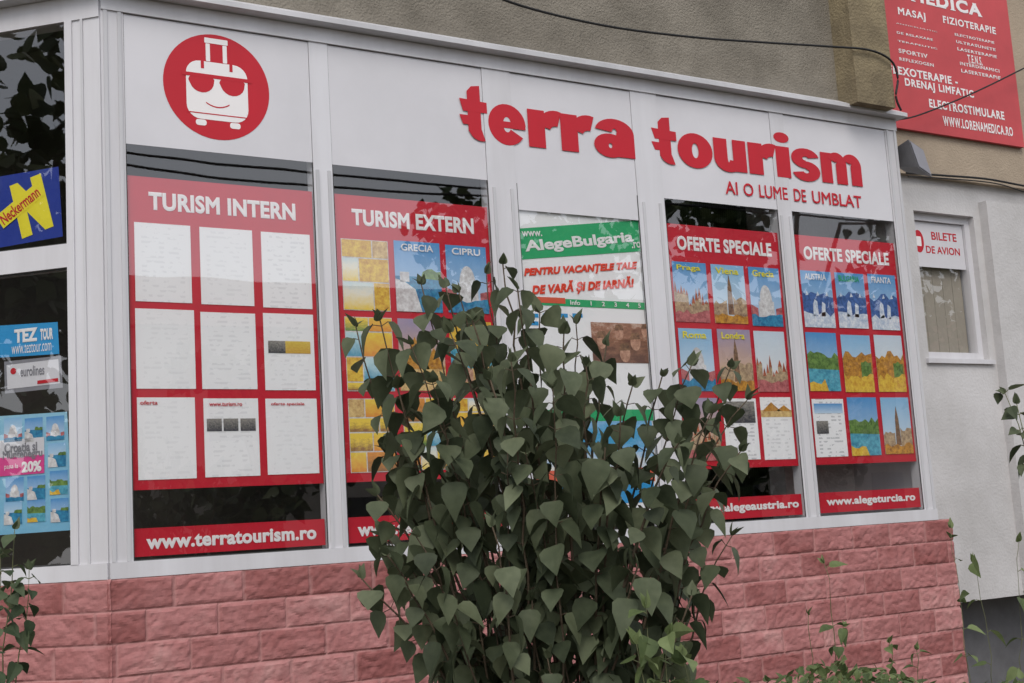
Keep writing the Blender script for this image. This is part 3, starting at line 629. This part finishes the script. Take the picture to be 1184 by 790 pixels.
# ------------------------------------------------------------ plants
def leaf(mb,p,d,nrm,L,Wd,tint,curl=.25,fold=.3):
    d=d.normalized(); s=d.cross(nrm)
    if s.length<1e-3: s=d.cross(Vector((1,0,.1)))
    s=s.normalized(); n=s.cross(d).normalized()
    T=[(0,0),(.06,.34),(.22,.50),(.46,.45),(.75,.21),(1,0)]
    L3=[]
    for t,hw in T:
        c=p+d*(L*t)-n*(curl*L*t*t)
        if hw==0: L3.append((len(mb.v),)); mb.v.append(c)
        else:
            k=len(mb.v); mb.v+= [c-s*hw*Wd+n*fold*hw*Wd, c, c+s*hw*Wd+n*fold*hw*Wd]; L3.append((k,k+1,k+2))
    def add(f): mb.f.append(f); mb.uv.append([(0,0)]*len(f)); mb.t.append(tint)
    for i in range(len(L3)-1):
        A,B=L3[i],L3[i+1]
        if len(A)==1: add((A[0],B[1],B[0])); add((A[0],B[2],B[1]))
        elif len(B)==1: add((A[0],A[1],B[0])); add((A[1],A[2],B[0]))
        else: add((A[0],A[1],B[1],B[0])); add((A[1],A[2],B[2],B[1]))
def rv(): return Vector((U(-1,1),U(-1,1),U(-1,1)))
def bez(a,b,c,n): return [a*(1-t)**2+b*2*t*(1-t)+c*t*t for t in [k/n for k in range(n+1)]]
def leafy(stems,leaves,a,c,ctrl,r0,leaflen,space,start,lw=.62,droop=.7,nseg=22,tb=.0,density=1.0):
    pts=bez(a,ctrl,c,nseg)
    pts=[p+rv()*.006 for p in pts]; pts[0]=a
    stems.tube(pts,r0,6,r0*.25)
    tot=sum((pts[i+1]-pts[i]).length for i in range(nseg)); acc=0; nxt=start*tot; side=U(0,6.28)
    for i in range(nseg):
        seg=pts[i+1]-pts[i]; l=seg.length
        while nxt<acc+l:
            t=(nxt-acc)/l; p=pts[i]+seg*t; dr=seg.normalized(); ax=dr.cross(Vector((0,0,1)));
            ax=ax.normalized() if ax.length>.1 else Vector((1,0,0)); bx=dr.cross(ax).normalized()
            side+=1.57+U(-.3,.3); fr=nxt/tot
            for q in (0,math.pi):
                if R()>density: continue
                o=ax*math.cos(side+q)+bx*math.sin(side+q)
                d=(o*.65+dr*.1+Vector((0,0,-droop))+rv()*.35).normalized()
                p2=p+(o*.8+dr*.3).normalized()*leaflen*.22
                stems.tube([p,p2],.0011,4)
                n=(o*.8+Vector((0,0,.6))+rv()*.5)
                leaf(leaves,p2,d,n,leaflen*U(.6,1.15)*(1.05-.3*max(0,fr-.8)*5*.6),leaflen*lw*U(.8,1.12),min(1,max(0,U(.1,.85)+tb)),U(.05,.5),U(.03,.38))
            nxt+=space*U(.8,1.25)
        acc+=l
    for q in range(3): leaf(leaves,pts[-1],(pts[-1]-pts[-2]).normalized()+rv()*.6,rv()+Vector((0,0,1)),leaflen*U(.35,.6),leaflen*.3,U(.4,.9),.1,.3)
sb=dpt(645,790,3.4); sb.z=0
sh=thing('leafy_shrub',sb,'tall grey-green leafy shrub standing in front of the shop windows','shrub')
st=MB(); lv=MB()
tips=[(583,308,3.4),(562,318,3.5),(600,335,3.3),(487,330,3.4),(440,372,3.3),(410,380,3.4),(515,330,3.5),(520,385,3.2),(545,370,3.3),(625,362,3.4),(650,385,3.2),(668,375,3.5),(700,400,3.4),(730,445,3.2),(765,435,3.4),(800,425,3.3),(845,425,3.5),(862,462,3.4),(858,520,3.3),(845,620,3.3),(475,400,3.2),(458,450,3.3),(448,520,3.4),(435,570,3.3),(448,640,3.2),(420,670,3.3),(830,545,3.5),(800,690,3.2),(500,440,3.1),(590,420,3.05),(640,450,3.05),(720,480,3.05),(785,510,3.05),(532,340,3.45),(680,425,3.3),(700,520,3.1),(820,480,3.2)]
cnt=0
while cnt<36:
    y=U(430,780); lx=468-35*math.sin((y-430)/350*3.14); rx=838-50*max(0,(y-540)/220)
    x=U(lx,rx); tips.append((x,y,U(3.0,3.85))); cnt+=1
for x,y,t in tips:
    c=dpt(x,y,t); a=sb+Vector((U(-.12,.12),U(-.12,.12),0))
    hz=Vector((c.x-a.x,c.y-a.y,0))
    ct=a+hz*U(.15,.45)+Vector((0,0,(c.z-a.z)*U(.55,.8)))
    L=(c-a).length
    leafy(st,lv,a,c,ct,U(.005,.009),U(.070,.098),.054,max(.25,1-U(.45,.8)/L),tb=U(-.18,.18),lw=.76,density=.88,droop=.85)
st.build('stems','bark',sh,smooth=True); lv.build('foliage','lilac',sh,smooth=True)
def weed(name,px,py,t,tipsl,label,m='weed',ll=.06,space=.05,start=.3,dens=.9,droop=.35,z0=0,lw=.6,r0=.004):
    b0=dpt(px,py,t); b0.z=z0; th=thing(name,b0,label,'plant'); s1=MB(); l1=MB()
    for x,y,tt in tipsl:
        c=dpt(x,y,tt); ct=(b0+c)/2+Vector((U(-.05,.05),U(-.05,.05),.12)); leafy(s1,l1,b0+Vector((U(-.02,.02),U(-.02,.02),0)),c,ct,r0,ll,space,start,lw,droop,density=dens)
    s1.build('stems','steml',th,smooth=True); l1.build('leaves',m,th); return th
weed('weed',950,790,4.3,[(955,650,4.3),(935,710,4.2),(975,725,4.4)],'bright green weed before the stone wall, right of the shrub',dens=.55,space=.06)
weed('weed',1035,790,4.6,[(1030,745,4.6),(1060,750,4.6)],'low weed before the right end of the stone wall',dens=.6,start=.7)
weed('climbing_plant',1140,790,3.9,[(1178,625,3.9),(1130,650,3.9),(1100,610,4.2)],'thin climbing stems with a few leaves at the right edge before the white wall',dens=.45,space=.10,start=.55,r0=.0025)
weed('twig',1330,700,3.3,[(1164,455,3.3),(1174,470,3.3)],'dark leafy twig reaching in at the right edge beside the pale pilaster',m='lilac',dens=1,start=.9,r0=.004,ll=.055)
weed('low_bush',-90,790,3.0,[(18,612,3.0),(36,660,3.0),(2,640,2.9)],'small dark green leafy sprig at the bottom left corner',m='dkleaf',dens=.9,start=.84,ll=.055,space=.035)
weed('weed',780,800,3.0,[(745,705,2.95),(770,735,2.9),(735,745,2.9),(790,760,2.9)],'light green young shoots at the foot of the shrub',ll=.08,dens=.85,start=.65)
gc=MB()
for _ in range(2000):
    px=U(760,1260); t=U(3.2,4.2); top=784-12*math.sin(px*.021)-10*noise.noise(Vector((px*.02,t*3,0)))
    c=dpt(px,top+U(0,60),t); leaf(gc,c,rv()+Vector((0,0,.2)),Vector((0,0,1))+rv()*.6,U(.02,.04),U(.015,.025),U(0,.8),.2,.2)
o=gc.build('ground_cover','weed',None,origin=(dpt(1000,790,3.7).x,dpt(1000,790,3.7).y,0)); tag(o,'low tangled ground cover along the bottom right before the stone wall','ground cover',kind='stuff')
def tree(x,y,hh,r,label,n=2600,lo=.38):
    t=thing('street_tree',(x,y,0),label,'tree'); tr=MB()
    tr.tube([Vector((x,y,0)),Vector((x+.1,y,hh*.3)),Vector((x,y+.1,hh*.75))],.18,10,.06)
    cl=[]
    for k in range(16):
        a=U(0,6.28); q=r*U(.2,.85); c=Vector((x+math.cos(a)*q,y+math.sin(a)*q,hh*U(lo,.95))); cl.append((c,r*U(.22,.42)))
        tr.tube([Vector((x,y,hh*U(.25,.5))),(Vector((x,y,c.z))+c)/2,c],.06,6,.02)
    tr.build('trunk','bark',t); lf=MB()
    for k in range(n):
        c,rr=random.choice(cl); v=rv().normalized()*rr*(R()**.4); leaf(lf,c+v,rv(),rv(),.26,.2,U(0,1),.1,.1)
    lf.build('crown','tree',t)
tree(12.2,-15,7.6,1.9,'round street tree across the road nearest the left bays'); tree(17,-13,9,3.4,'broad street tree across the road mirrored in the middle bays',3200,.25); tree(24,-13,10,4.2,'tall street tree across the road mirrored in the right bays',3600,.22); tree(33,-16,10,4.5,'farthest right street tree across the road',3200,.22)
tree(-10,-2.0,8.0,3.0,'street tree to the left mirrored in the angled window',2600,.25); tree(6.8,-13,4.4,1.5,'small low street tree straight across the road',800)
hx=thing('reflection_house',(12,-26,0),'unseen pale two-storey house across the road, added for the shop glass to reflect','house')  # invented unseen house, sized to be mirrored low in the shop windows
MB().wbox(2,-30,0,40,-24,6.6).build('wall','render',hx)
HF=Fr((0,-24,0),(-1,0,0))
MB().prism(HF,[(-6.4,6.6),(.4,6.6),(-3,8.4)],-40.4,-1.6).build('roof','rooft',hx)
for k in range(12):
    for z in (1.0,4.0): MB().box(HF,(-38+k*3,z,-36.6+k*3,z+1.6),.01,.05).build('window','hglass',hx)

# ------------------------------------------------------------ light: hazy, thinly clouded sky
w=bpy.data.worlds.new('World'); S.world=w; w.use_nodes=True; nt=w.node_tree
sk_=nt.nodes.new('ShaderNodeTexSky'); sk_.sky_type='NISHITA'; sk_.sun_disc=False; el=math.radians(48)
sundir=Vector((-.45,-.75,0)).normalized()
sk_.sun_elevation=el; sk_.sun_rotation=math.atan2(sundir.x,sundir.y); sk_.dust_density=2; sk_.air_density=1.0; sk_.ozone_density=1
tc=nt.nodes.new('ShaderNodeTexCoord'); cn=nt.nodes.new('ShaderNodeTexNoise'); cn.inputs['Scale'].default_value=2.2; cn.inputs['Detail'].default_value=6
nt.links.new(tc.outputs['Generated'],cn.inputs[0])
cr_=nt.nodes.new('ShaderNodeMapRange'); cr_.inputs[1].default_value=.3; cr_.inputs[2].default_value=.7; cr_.inputs[3].default_value=.45; cr_.inputs[4].default_value=.85; nt.links.new(cn.outputs['Fac'],cr_.inputs[0])
mxs=nt.nodes.new('ShaderNodeMix'); mxs.data_type='RGBA'; mxs.inputs[7].default_value=(8.7,8.8,9.2,1)
nt.links.new(cr_.outputs[0],mxs.inputs[0]); nt.links.new(sk_.outputs[0],mxs.inputs[6])
nt.links.new(mxs.outputs[2],nt.nodes['Background'].inputs[0]); nt.nodes['Background'].inputs[1].default_value=.15
sl=bpy.data.lights.new('sun','SUN'); so=bpy.data.objects.new('sun',sl); C.objects.link(so); sl.energy=1.5; sl.angle=math.radians(30); sl.color=(1,.94,.86)
d=-(sundir*math.cos(el)+Vector((0,0,math.sin(el)))); so.rotation_euler=d.to_track_quat('-Z','Y').to_euler()
